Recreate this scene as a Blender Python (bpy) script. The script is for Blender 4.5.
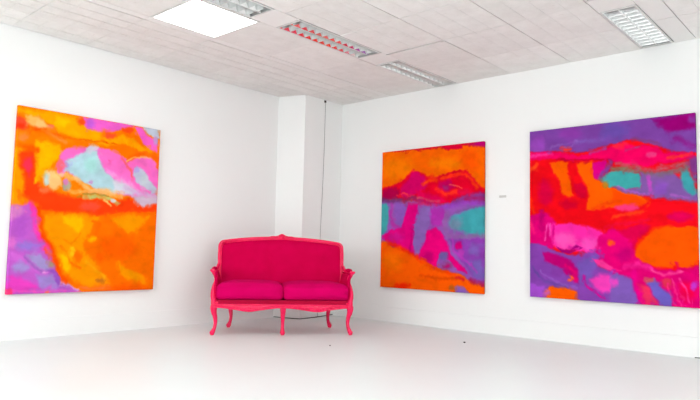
import bpy, math, random
import numpy as np
from mathutils import Vector, Matrix

for o in list(bpy.data.objects):
    bpy.data.objects.remove(o)
scene = bpy.context.scene
COL = scene.collection
random.seed(7)

# ------------------------------------------------------------------ camera, world, exposure
cam_data = bpy.data.cameras.new('camera')
cam_data.sensor_width = 36.0
cam_data.lens = 616.720 * 36.0 / 700.0
cam = bpy.data.objects.new('camera', cam_data)
COL.objects.link(cam)
_r, _u, _f = [Vector(v) for v in [(0.749272, 0.661901, 0.021881), (0.037026, -0.074857, 0.996507), (-0.661227, 0.745844, 0.080595)]]
cam.matrix_world = Matrix(((_r.x, _u.x, -_f.x, 5.2502), (_r.y, _u.y, -_f.y, -5.3830),
                           (_r.z, _u.z, -_f.z, 0.7685), (0, 0, 0, 1)))
scene.camera = cam

world = bpy.data.worlds.new('world')
scene.world = world
world.use_nodes = True
world.node_tree.nodes['Background'].inputs[0].default_value = (0.75, 0.85, 1.0, 1)
world.node_tree.nodes['Background'].inputs[1].default_value = 1.0

LAMP_STRENGTH = 7.5
FILL_STRENGTH = 7.5  # glow of the added windows out of view
vs = scene.view_settings
vs.view_transform = 'Standard'
vs.look = 'None'
vs.exposure = -0.12
vs.gamma = 1.0
vs.use_curve_mapping = False

# ------------------------------------------------------------------ helpers
def lin(c):
    return tuple(((v / 255) / 12.92 if v / 255 <= 0.04045 else ((v / 255 + 0.055) / 1.055) ** 2.4) for v in c)

class MB:
    """collects boxes, tubes, lofts and panels; build() links them as ONE mesh object"""
    def __init__(self):
        self.v, self.f = [], []
    def add(self, verts, faces):
        n = len(self.v)
        self.v += [tuple(q) for q in verts]
        self.f += [tuple(i + n for i in fc) for fc in faces]
        return self
    def box(self, x0, x1, y0, y1, z0, z1):
        v = [(x0, y0, z0), (x1, y0, z0), (x1, y1, z0), (x0, y1, z0), (x0, y0, z1), (x1, y0, z1), (x1, y1, z1), (x0, y1, z1)]
        return self.add(v, [(0, 3, 2, 1), (4, 5, 6, 7), (0, 1, 5, 4), (1, 2, 6, 5), (2, 3, 7, 6), (3, 0, 4, 7)])
    def tube(self, pts, rad, n=12, flat=(1.0, 1.0), smooth=4):
        """swept tube through pts with a radius per point (Catmull-Rom smoothed), capped"""
        P = [Vector(q) for q in pts]
        if not hasattr(rad, '__len__'):
            rad = [rad] * len(P)
        if smooth > 1 and len(P) > 2:
            Q, RR = [], []
            for i in range(len(P) - 1):
                p0, p1, p2, p3 = P[max(i - 1, 0)], P[i], P[i + 1], P[min(i + 2, len(P) - 1)]
                for s in range(smooth):
                    t = s / smooth
                    Q.append(0.5 * ((2 * p1) + (p2 - p0) * t + (2 * p0 - 5 * p1 + 4 * p2 - p3) * t * t + (3 * p1 - p0 - 3 * p2 + p3) * t ** 3))
                    RR.append(rad[i] * (1 - t) + rad[i + 1] * t)
            Q.append(P[-1]); RR.append(rad[-1])
            P, rad = Q, RR
        verts, faces = [], []
        prev = None
        for i, q in enumerate(P):
            d = (P[min(i + 1, len(P) - 1)] - P[max(i - 1, 0)]).normalized()
            if prev is None:
                a = Vector((0, 0, 1)) if abs(d.z) < 0.9 else Vector((0, 1, 0))
                s = d.cross(a).normalized()
            else:
                s = (prev - d * prev.dot(d)).normalized()
            prev = s
            t = d.cross(s)
            for k in range(n):
                an = 2 * math.pi * k / n
                verts.append(q + s * math.cos(an) * rad[i] * flat[0] + t * math.sin(an) * rad[i] * flat[1])
        m = len(P)
        for i in range(m - 1):
            for k in range(n):
                k2 = (k + 1) % n
                faces.append((i * n + k, i * n + k2, (i + 1) * n + k2, (i + 1) * n + k))
        faces.append(tuple(range(n))[::-1])
        faces.append(tuple((m - 1) * n + k for k in range(n)))
        return self.add(verts, faces)
    def ball(self, c, r, nu=14, nv=8, power=1.0):
        """ellipsoid; power < 1 makes it boxier"""
        sp = lambda t: math.copysign(abs(t) ** power, t)
        verts = [(c[0], c[1], c[2] - r[2])]
        for j in range(1, nv):
            ph = -math.pi / 2 + math.pi * j / nv
            for i in range(nu):
                th = 2 * math.pi * i / nu
                verts.append((c[0] + r[0] * sp(math.cos(ph)) * sp(math.cos(th)), c[1] + r[1] * sp(math.cos(ph)) * sp(math.sin(th)), c[2] + r[2] * sp(math.sin(ph))))
        verts.append((c[0], c[1], c[2] + r[2]))
        faces = []
        for i in range(nu):
            i2 = (i + 1) % nu
            faces.append((0, 1 + i2, 1 + i))
            for j in range(nv - 2):
                a = 1 + j * nu
                faces.append((a + i, a + i2, a + nu + i2, a + nu + i))
            a = 1 + (nv - 2) * nu
            faces.append((a + i, a + i2, len(verts) - 1))
        return self.add(verts, faces)
    def build(self, name, material, parent=None, smooth=False):
        me = bpy.data.meshes.new(name)
        me.from_pydata(self.v, [], self.f)
        me.update()
        import bmesh
        bm = bmesh.new(); bm.from_mesh(me)
        bmesh.ops.recalc_face_normals(bm, faces=bm.faces)
        bm.to_mesh(me); bm.free()
        if smooth:
            me.polygons.foreach_set('use_smooth', [True] * len(me.polygons))
        if material:
            me.materials.append(material)
        return link(name, me, parent)

def link(name, me, parent=None):
    o = bpy.data.objects.new(name, me)
    COL.objects.link(o)
    if parent:
        o.parent = parent
    return o

def tag(o, label, cat, group=None):
    o['label'] = label
    o['category'] = cat
    if group:
        o['group'] = group
    return o

def thing(name, label, cat, loc=(0, 0, 0), rotz=0.0, group=None):
    o = link(name, None)
    o.empty_display_size = 0.1
    o.location = loc
    o.rotation_euler = (0, 0, rotz)
    return tag(o, label, cat, group)

def structure(o, label=None):
    o['kind'] = 'structure'
    if label:
        o['label'] = label
    return o

# ------------------------------------------------------------------ materials
def nodes(name):
    m = bpy.data.materials.new(name)
    m.use_nodes = True
    nt = m.node_tree
    return m, nt, nt.nodes['Principled BSDF'], nt.nodes, nt.links

def surface(name, col, col2=None, rough=0.6, scale=4.0, bump=0.0, bump_scale=60.0, spec=0.3, metal=0.0, coat=0.0, sheen=0.0, stretch=(1, 1, 1), detail=5.0):
    """noise-mixed colour with optional fine relief, in object space"""
    m, nt, bs, N, L = nodes(name)
    tc = N.new('ShaderNodeTexCoord')
    mp = N.new('ShaderNodeMapping'); mp.inputs['Scale'].default_value = stretch
    L.new(tc.outputs['Object'], mp.inputs['Vector'])
    nz = N.new('ShaderNodeTexNoise'); nz.inputs['Scale'].default_value = scale; nz.inputs['Detail'].default_value = detail
    L.new(mp.outputs['Vector'], nz.inputs['Vector'])
    rp = N.new('ShaderNodeValToRGB')
    rp.color_ramp.elements[0].position = 0.3; rp.color_ramp.elements[1].position = 0.7
    rp.color_ramp.elements[0].color = (*(col2 or col), 1); rp.color_ramp.elements[1].color = (*col, 1)
    L.new(nz.outputs['Fac'], rp.inputs['Fac'])
    L.new(rp.outputs['Color'], bs.inputs['Base Color'])
    bs.inputs['Roughness'].default_value = rough
    bs.inputs['Specular IOR Level'].default_value = spec
    bs.inputs['Metallic'].default_value = metal
    bs.inputs['Coat Weight'].default_value = coat
    bs.inputs['Sheen Weight'].default_value = sheen
    if bump:
        n2 = N.new('ShaderNodeTexNoise'); n2.inputs['Scale'].default_value = bump_scale; n2.inputs['Detail'].default_value = 4
        L.new(mp.outputs['Vector'], n2.inputs['Vector'])
        bp = N.new('ShaderNodeBump'); bp.inputs['Strength'].default_value = bump; bp.inputs['Distance'].default_value = 0.01
        L.new(n2.outputs['Fac'], bp.inputs['Height'])
        L.new(bp.outputs['Normal'], bs.inputs['Normal'])
    return m

M = {}
M['wall'] = surface('white wall paint', (0.925, 0.925, 0.918), (0.915, 0.915, 0.908), 0.7, 1.2, 0.08, 25, 0.2)
M['floor'] = surface('white painted floor', (0.835, 0.87, 0.87), (0.825, 0.857, 0.857), 0.38, 2.5, 0.05, 18, 0.35, stretch=(1, 1, 1))
M['plenum'] = surface('dusty ceiling void', (0.10, 0.075, 0.06), (0.05, 0.04, 0.035), 0.9, 3)
M['filler'] = surface('white filler board', (0.92, 0.905, 0.885), (0.90, 0.885, 0.865), 0.8, 3, 0.1, 40)
M['white_metal'] = surface('white enamelled steel', (0.80, 0.79, 0.77), (0.77, 0.76, 0.74), 0.4, 6)
M['mirror'] = surface('bright aluminium louvre', (0.82, 0.82, 0.82), (0.78, 0.78, 0.78), 0.14, 8, metal=1.0)
M['blade'] = surface('satin aluminium blade', (0.58, 0.58, 0.58), (0.52, 0.52, 0.52), 0.3, 8, metal=0.95)
M['housing'] = surface('grey luminaire housing', (0.62, 0.62, 0.62), (0.56, 0.56, 0.56), 0.5, 8)
M['frame'] = surface('gloss hot pink lacquer', lin((250, 8, 92)), lin((236, 2, 78)), 0.3, 30, 0.5, 70, 0.4, coat=0.12)
M['fabric'] = surface('crimson pink velvet', lin((210, 0, 76)), lin((200, 0, 68)), 0.9, 9, 0.25, 400, 0.05, sheen=0.0)
M['cushion'] = surface('magenta pink seat fabric', lin((214, 0, 98)), lin((203, 0, 88)), 0.9, 7, 0.25, 400, 0.05, sheen=0.0)
M['deck'] = surface('dark crimson under cloth', lin((196, 0, 62)), lin((182, 0, 55)), 0.95, 9)
M['cable'] = surface('black cable sheath', (0.03, 0.03, 0.03), (0.02, 0.02, 0.02), 0.5, 20)
M['wood'] = surface('pine stretcher wood', (0.55, 0.38, 0.22), (0.45, 0.30, 0.17), 0.7, 4, stretch=(1, 8, 8))
M['card'] = surface('pale grey card', (0.66, 0.65, 0.63), (0.62, 0.61, 0.59), 0.8, 30)
M['debris'] = surface('dark grey grit', (0.10, 0.09, 0.085), (0.06, 0.055, 0.05), 0.9, 40)

def tile_material():
    m, nt, bs, N, L = nodes('fissured mineral ceiling tile')
    tc = N.new('ShaderNodeTexCoord')
    oi = N.new('ShaderNodeObjectInfo')
    nz = N.new('ShaderNodeTexNoise'); nz.noise_dimensions = '4D'
    nz.inputs['Scale'].default_value = 7; nz.inputs['Detail'].default_value = 8; nz.inputs['Roughness'].default_value = 0.7
    L.new(tc.outputs['Object'], nz.inputs['Vector']); 
    mul = N.new('ShaderNodeMath'); mul.operation = 'MULTIPLY'; mul.inputs[1].default_value = 20
    L.new(oi.outputs['Random'], mul.inputs[0]); L.new(mul.outputs[0], nz.inputs['W'])
    rp = N.new('ShaderNodeValToRGB')
    rp.color_ramp.elements[0].position = 0.25; rp.color_ramp.elements[1].position = 0.65
    rp.color_ramp.elements[0].color = (0.85, 0.83, 0.80, 1); rp.color_ramp.elements[1].color = (0.95, 0.935, 0.91, 1)
    L.new(nz.outputs['Fac'], rp.inputs['Fac'])
    # small dark worm holes
    vo = N.new('ShaderNodeTexVoronoi'); vo.inputs['Scale'].default_value = 26; vo.voronoi_dimensions = '4D'
    mp = N.new('ShaderNodeMapping'); mp.inputs['Scale'].default_value = (0.55, 1.6, 1)
    L.new(tc.outputs['Object'], mp.inputs['Vector']); L.new(mp.outputs['Vector'], vo.inputs['Vector']); L.new(mul.outputs[0], vo.inputs['W'])
    hr = N.new('ShaderNodeValToRGB')
    hr.color_ramp.elements[0].position = 0.10; hr.color_ramp.elements[1].position = 0.26
    hr.color_ramp.elements[0].color = (0.88, 0.86, 0.84, 1); hr.color_ramp.elements[1].color = (1, 1, 1, 1)
    L.new(vo.outputs['Distance'], hr.inputs['Fac'])
    mx = N.new('ShaderNodeMix'); mx.data_type = 'RGBA'; mx.blend_type = 'MULTIPLY'; mx.inputs[0].default_value = 0.7
    L.new(rp.outputs['Color'], mx.inputs[6]); L.new(hr.outputs['Color'], mx.inputs[7])
    # tile to tile tone
    mr = N.new('ShaderNodeMapRange'); mr.inputs['To Min'].default_value = 0.95; mr.inputs['To Max'].default_value = 1.03
    L.new(oi.outputs['Random'], mr.inputs['Value'])
    vm = N.new('ShaderNodeVectorMath'); vm.operation = 'SCALE'
    L.new(mx.outputs[2], vm.inputs[0]); L.new(mr.outputs['Result'], vm.inputs['Scale'])
    L.new(vm.outputs['Vector'], bs.inputs['Base Color'])
    bs.inputs['Roughness'].default_value = 0.95
    bs.inputs['Specular IOR Level'].default_value = 0.1
    bp = N.new('ShaderNodeBump'); bp.inputs['Strength'].default_value = 0.3; bp.inputs['Distance'].default_value = 0.004
    L.new(nz.outputs['Fac'], bp.inputs['Height']); L.new(bp.outputs['Normal'], bs.inputs['Normal'])
    return m
M['tile'] = tile_material()

def emitter(name, col, strength):
    m, nt, bs, N, L = nodes(name)
    bs.inputs['Base Color'].default_value = (0.9, 0.9, 0.9, 1)
    bs.inputs['Emission Color'].default_value = (*col, 1)
    bs.inputs['Emission Strength'].default_value = strength
    return m
M['glow'] = emitter('lit opal diffuser', (0.95, 1.0, 0.99), LAMP_STRENGTH)
M['fill_glow'] = emitter('glowing pane of added window', (0.955, 0.995, 1.0), FILL_STRENGTH)  # invented window glow, brightens the walls, ceiling and sofa front

def canvas_material():
    m, nt, bs, N, L = nodes('acrylic paint on canvas')
    at = N.new('ShaderNodeAttribute'); at.attribute_name = 'paint'
    tc = N.new('ShaderNodeTexCoord')
    nz = N.new('ShaderNodeTexNoise'); nz.inputs['Scale'].default_value = 22; nz.inputs['Detail'].default_value = 6
    L.new(tc.outputs['Object'], nz.inputs['Vector'])
    mr = N.new('ShaderNodeMapRange'); mr.inputs['To Min'].default_value = 0.96; mr.inputs['To Max'].default_value = 1.04
    L.new(nz.outputs['Fac'], mr.inputs['Value'])
    vm = N.new('ShaderNodeVectorMath'); vm.operation = 'SCALE'
    L.new(at.outputs['Color'], vm.inputs[0]); L.new(mr.outputs['Result'], vm.inputs['Scale'])
    L.new(vm.outputs['Vector'], bs.inputs['Base Color'])
    bs.inputs['Roughness'].default_value = 0.8
    bs.inputs['Specular IOR Level'].default_value = 0.03
    n2 = N.new('ShaderNodeTexNoise'); n2.inputs['Scale'].default_value = 260
    L.new(tc.outputs['Object'], n2.inputs['Vector'])
    bp = N.new('ShaderNodeBump'); bp.inputs['Strength'].default_value = 0.15; bp.inputs['Distance'].default_value = 0.004
    L.new(n2.outputs['Fac'], bp.inputs['Height']); L.new(bp.outputs['Normal'], bs.inputs['Normal'])
    return m
M['canvas'] = canvas_material()

# ------------------------------------------------------------------ room shell
W, DEP, H, T = 8.0, 8.0, 2.5, 0.12       # room: x 0..W, y -DEP..0
structure(MB().box(-T, W + T, -DEP - T, T, -0.1, 0).build('floor', M['floor']), 'white painted bare floor')
structure(MB().box(-T, 0, -DEP - T, T, 0, H + 0.16).build('wall_left', M['wall']), 'plain white wall behind the orange and violet painting')
structure(MB().box(0, W, 0, T, 0, H + 0.16).build('wall_right', M['wall']), 'plain white wall behind the two red and violet paintings')
WIN = [(0.8, 2.6), (3.1, 4.9), (5.4, 7.2)]      # spans of the added fill windows along the two walls behind the viewer
WZ0, WZ1 = 0.85, 2.25
def pierced(m, horizontal):
    spans = []
    prev = -T if not horizontal else 0.0
    end = DEP if not horizontal else W
    for a, b in (WIN[:2] if horizontal else WIN[1:]):
        spans.append((prev, a, 0, H + 0.16)); spans.append((a, b, 0, WZ0)); spans.append((a, b, WZ1, H + 0.16))
        prev = b
    spans.append((prev, end, 0, H + 0.16))
    for a, b, z0, z1 in spans:
        if horizontal:
            m.box(a, b, -DEP - T, -DEP, z0, z1)
        else:
            m.box(W, W + T, -b, -a, z0, z1)
    return m
structure(pierced(MB(), False).build('wall_far_right', M['wall']), 'plain white wall with added glowing windows at the open end of the room')
structure(pierced(MB(), True).build('wall_back', M['wall']), 'plain white wall with added glowing windows behind the viewer')
nwin = 0
for horizontal in (True, False):
    for a, b in (WIN[:2] if horizontal else WIN[1:]):
        nwin += 1
        def wbox(m, u0, u1, d0, d1, z0, z1):
            if horizontal:
                return m.box(u0, u1, -DEP - d1, -DEP - d0, z0, z1)
            return m.box(W + d0, W + d1, -u1, -u0, z0, z1)
        m = MB()
        for u0, u1, z0, z1 in ((a, b, WZ0, WZ0 + .05), (a, b, WZ1 - .05, WZ1), (a, a + .05, WZ0 + .05, WZ1 - .05), (b - .05, b, WZ0 + .05, WZ1 - .05),
                               ((a + b) / 2 - .025, (a + b) / 2 + .025, WZ0 + .05, WZ1 - .05)):
            wbox(m, u0, u1, 0.03, 0.09, z0, z1)
        wn = structure(m.build('fill_window_%d' % nwin, M['white_metal']))  # added windows, put in out of view to brighten the room
        for u0, u1 in ((a + .05, (a + b) / 2 - .025), ((a + b) / 2 + .025, b - .05)):
            wbox(MB(), u0, u1, 0.055, 0.065, WZ0 + .05, WZ1 - .05).build('fill_pane', M['fill_glow'], wn)
PX, PY = 0.325, -0.73
PQ = -0.618                               # the front of the pillar is a little out of square
m = MB()
m.add([(0, PY, 0), (PX, PQ, 0), (PX, 0, 0), (0, 0, 0), (0, PY, H + 0.012), (PX, PQ, H + 0.012), (PX, 0, H + 0.012), (0, 0, H + 0.012)],
      [(3, 2, 1, 0), (4, 5, 6, 7), (0, 1, 5, 4), (1, 2, 6, 5), (2, 3, 7, 6), (3, 0, 4, 7)])
structure(m.build('wall_pillar', M['wall']), 'square white boxed pillar filling the corner')
ceiling = structure(MB().box(-T, W + T, -DEP - T, T, H + 0.16, H + 0.24).build('ceiling', M['plenum']), 'suspended ceiling of scored off white tiles')

BBH = 0.155
def baseboard(name, x0, x1, y0, y1):
    m = MB()
    m.box(x0, x1, y0, y1, 0, BBH)
    o = structure(m.build(name, M['wall']))
    return o
baseboard('baseboard_left', 0, 0.012, -DEP, PY)
baseboard('baseboard_right', PX, W, -0.018, 0)

# ------------------------------------------------------------------ ceiling tiles
xs = [0.0, 0.375, 0.98, 1.0625, 1.65, 1.925, 2.525, 3.11, 3.71, 3.965, 4.12, 4.72, 5.32, 5.80, 6.06, 6.66, 7.26, 7.86, 8.0]
STRIPS = [(1.65, 1.925), (3.71, 3.965)]
FIX_Y = [(-1.0, -0.022), (-2.25, -1.25), (-3.5, -2.5)]
LAMP_CELL = (1.0625, 1.65, -3.0, -2.4)
tile_cache = {}
def tile_mesh(w, h, scored, plain=False):
    key = (round(w, 3), round(h, 3), scored, plain)
    if key in tile_cache:
        return tile_cache[key]
    m = MB()
    th = 0.016
    m.box(-w / 2, w / 2, -h / 2, h / 2, 0.009, th)
    nx = 1 if plain or w < 0.2 else max(1, round(w / 0.15))
    ny = 1 if plain else max(1, round(h / 0.15))
    g = 0.006 if scored else 0.0008
    gy = 0.0012 if scored else 0.0006
    d = 0.0 
    for i in range(nx):
        for j in range(ny):
            x0, x1 = -w / 2 + w * i / nx, -w / 2 + w * (i + 1) / nx
            y0, y1 = -h / 2 + h * j / ny, -h / 2 + h * (j + 1) / ny
            a = g if i else 0; b = g if i < nx - 1 else 0
            c = gy if j else 0; e = gy if j < ny - 1 else 0
            m.box(x0 + a, x1 - b, y0 + c, y1 - e, d, 0.010)
    o = m.build('ceiling_tile', M['filler'] if plain else M['tile'])
    me = o.data
    bpy.data.objects.remove(o)
    tile_cache[key] = me
    return me

def put_tile(x0, x1, y0, y1, gap=0.0025, gapy=0.002, scored=False, plain=False, dx=0, dy=0, sag=0):
    me = tile_mesh(x1 - x0 - 2 * gap, y1 - y0 - 2 * gapy, scored, plain)
    o = link('filler_board' if plain else 'ceiling_tile', me, ceiling)
    o.location = ((x0 + x1) / 2 + dx, (y0 + y1) / 2 + dy, H + sag + random.uniform(-0.0012, 0.0012))
    o.rotation_euler = (random.uniform(-0.003, 0.003), random.uniform(-0.003, 0.003), 0)
    return o

nrow = 14
for i in range(len(xs) - 1):
    x0, x1 = xs[i], xs[i + 1]
    strip = (x0, x1) in STRIPS
    if strip:
        edges = [0.0]
        prev = 0.0
        for (a, b) in FIX_Y:
            if prev - b > 0.05:
                put_tile(x0, x1, b, prev, plain=True)
            prev = a
        y = prev
        while y > -DEP + 0.05:
            yb = max(y - 0.6, -DEP)
            put_tile(x0, x1, yb, y, plain=True)
            y = yb
        continue
    for j in range(nrow):
        y1 = -0.6 * j
        y0 = max(-0.6 * (j + 1), -DEP)
        if y1 - y0 < 0.1:
            continue
        if abs(x0 - LAMP_CELL[0]) < 1e-6 and abs(y1 - LAMP_CELL[3]) < 1e-6:
            continue
        if (i, j) in ((6, 4), (10, 4), (14, 4), (3, 9), (6, 9), (10, 9), (14, 9)):
            continue
        if x1 - x0 < 0.2:
            put_tile(x0, x1, y0, y1, gap=0.005 if i < 5 else 0.0025, plain=True)
            continue
        # one tile has slipped towards the wall and leaves an open slot behind it
        if abs(x0 - 1.925) < 1e-6 and j == 1:
            put_tile(x0, x1, y0 + 0.022, y1, scored=False, sag=-0.002)
        else:
            put_tile(x0, x1, y0, y1, gap=random.choice((0.003, 0.004, 0.006)) if x0 < 1.7 else random.choice((0.003, 0.0035, 0.004)), scored=(x0 < 1.0), dx=0.005 if i == 0 else 0)

# ------------------------------------------------------------------ louvre luminaires (unlit)
NB = 12
blade_mesh = None
def louvre(x0, x1, y0, y1, label):
    global blade_mesh
    cx = (x0 + x1) / 2
    t = thing('louvre_light', label, 'ceiling light', (cx, (y0 + y1) / 2, H), 0, 'unlit louvre lights in the ceiling')
    w, l = (x1 - x0) / 2 - 0.004, (y1 - y0) / 2 - 0.004
    m = MB()
    m.box(-w, w, -l, l, 0.075, 0.08)
    for s in (-1, 1):
        m.box(min(s * w, s * (w - 0.003)), max(s * w, s * (w - 0.003)), -l, l, 0.0, 0.08)
        m.box(-w, w, min(s * l, s * (l - 0.003)), max(s * l, s * (l - 0.003)), 0.0, 0.08)
    m.build('housing', M['housing'], t)
    m = MB()
    rim = 0.014
    for s in (-1, 1):
        m.box(min(s * w, s * (w - rim)), max(s * w, s * (w - rim)), -l, l, -0.003, 0.0)
        m.box(-w + rim, w - rim, min(s * l, s * (l - rim)), max(s * l, s * (l - rim)), -0.003, 0.0)
    m.build('rim', M['white_metal'], t)
    wi = w - rim
    # long side reflectors lean inwards towards the top, the spine is a slim wedge
    for s in (-1, 1):
        m = MB()
        m.add([(s * wi, -l + rim, 0), (s * wi, l - rim, 0), (s * (wi - 0.032), l - rim, 0.05), (s * (wi - 0.032), -l + rim, 0.05),
               (s * (wi + 0.003), -l + rim, 0), (s * (wi + 0.003), l - rim, 0), (s * (wi - 0.028), l - rim, 0.05), (s * (wi - 0.028), -l + rim, 0.05)],
              [(0, 1, 2, 3), (7, 6, 5, 4), (0, 3, 7, 4), (1, 5, 6, 2), (0, 4, 5, 1), (3, 2, 6, 7)])
        m.build('side_reflector', M['mirror'], t)
    m = MB()
    m.add([(-0.004, -l + rim, 0), (0.004, -l + rim, 0), (0.034, -l + rim, 0.05), (-0.034, -l + rim, 0.05),
           (-0.004, l - rim, 0), (0.004, l - rim, 0), (0.034, l - rim, 0.05), (-0.034, l - rim, 0.05)],
          [(0, 1, 2, 3), (7, 6, 5, 4), (0, 4, 5, 1), (1, 5, 6, 2), (2, 6, 7, 3), (3, 7, 4, 0)])
    m.build('centre_spine', M['mirror'], t)
    if blade_mesh is None:
        m = MB()
        bw = 0.5
        prof = [(0.0015, 0.0), (0.004, 0.012), (0.009, 0.026), (0.017, 0.04)]
        ring = [(-a, b) for a, b in prof] + [(a, b) for a, b in reversed(prof)]
        n = len(ring)
        m.add([(-bw, a, b) for a, b in ring] + [(bw, a, b) for a, b in ring],
              [tuple(range(n))[::-1], tuple(range(n, 2 * n))] + [(k, (k + 1) % n, n + (k + 1) % n, n + k) for k in range(n)])
        o = m.build('louvre_blade', M['blade'])
        blade_mesh = o.data
        bpy.data.objects.remove(o)
    for s in (-1, 1):
        a, b = 0.004, wi - 0.002
        for k in range(NB):
            o = link('louvre_blade', blade_mesh, t)
            o.location = (s * (a + b) / 2, -l + rim + (2 * (l - rim)) * (k + 0.5) / NB, 0.001)
            o.scale = (b - a, 1, 1)
    return t
(ax0, ax1), (bx0, bx1) = STRIPS
louvre(ax0, ax1, *FIX_Y[0], 'unlit grey louvre light meeting the wall above the smaller right wall painting')
louvre(ax0, ax1, *FIX_Y[1], 'unlit louvre light above the sofa reflecting red in its two rows of cells')
louvre(ax0, ax1, *FIX_Y[2], 'unlit louvre light right beside the glowing square panel')
louvre(bx0, bx1, *FIX_Y[0], 'unlit louvre light meeting the wall above the largest painting')
louvre(bx0, bx1, *FIX_Y[1], 'unlit louvre light cut by the top edge of the picture at right')

# ------------------------------------------------------------------ lit square panels: one real, the rest added as fill
def panel_light(x0, x1, y0, y1, label):
    t = thing('panel_light', label, 'ceiling light', ((x0 + x1) / 2, (y0 + y1) / 2, H), 0, 'lit square ceiling panels')
    w, l = (x1 - x0) / 2 - 0.003, (y1 - y0) / 2 - 0.003
    m = MB()
    r = 0.018
    for s in (-1, 1):
        m.box(min(s * w, s * (w - r)), max(s * w, s * (w - r)), -l, l, -0.004, 0.03)
        m.box(-w + r, w - r, min(s * l, s * (l - r)), max(s * l, s * (l - r)), -0.004, 0.03)
    m.build('panel_frame', M['white_metal'], t)
    MB().box(-w + r, w - r, -l + r, l - r, 0.0, 0.006).build('diffuser', M['glow'], t)
    MB().box(-w, w, -l, l, 0.03, 0.05).build('back_plate', M['housing'], t)
    return t
panel_light(*LAMP_CELL, 'glowing square ceiling panel above and in front of the sofa')
ORD = {3: 'nearest the left wall', 6: 'second from the left wall', 10: 'third from the left wall', 14: 'farthest from the left wall'}
for (ix, jy) in ((6, 4), (10, 4), (14, 4), (3, 9), (6, 9), (10, 9), (14, 9)):  # added panels out of view, placed to spread more light
    row = 'of the row before the viewer' if jy == 4 else 'of the row behind the viewer'
    panel_light(xs[ix], xs[ix + 1], -0.6 * (jy + 1), -0.6 * jy, 'added square fill panel %s, %s' % (row, ORD[ix]))

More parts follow.
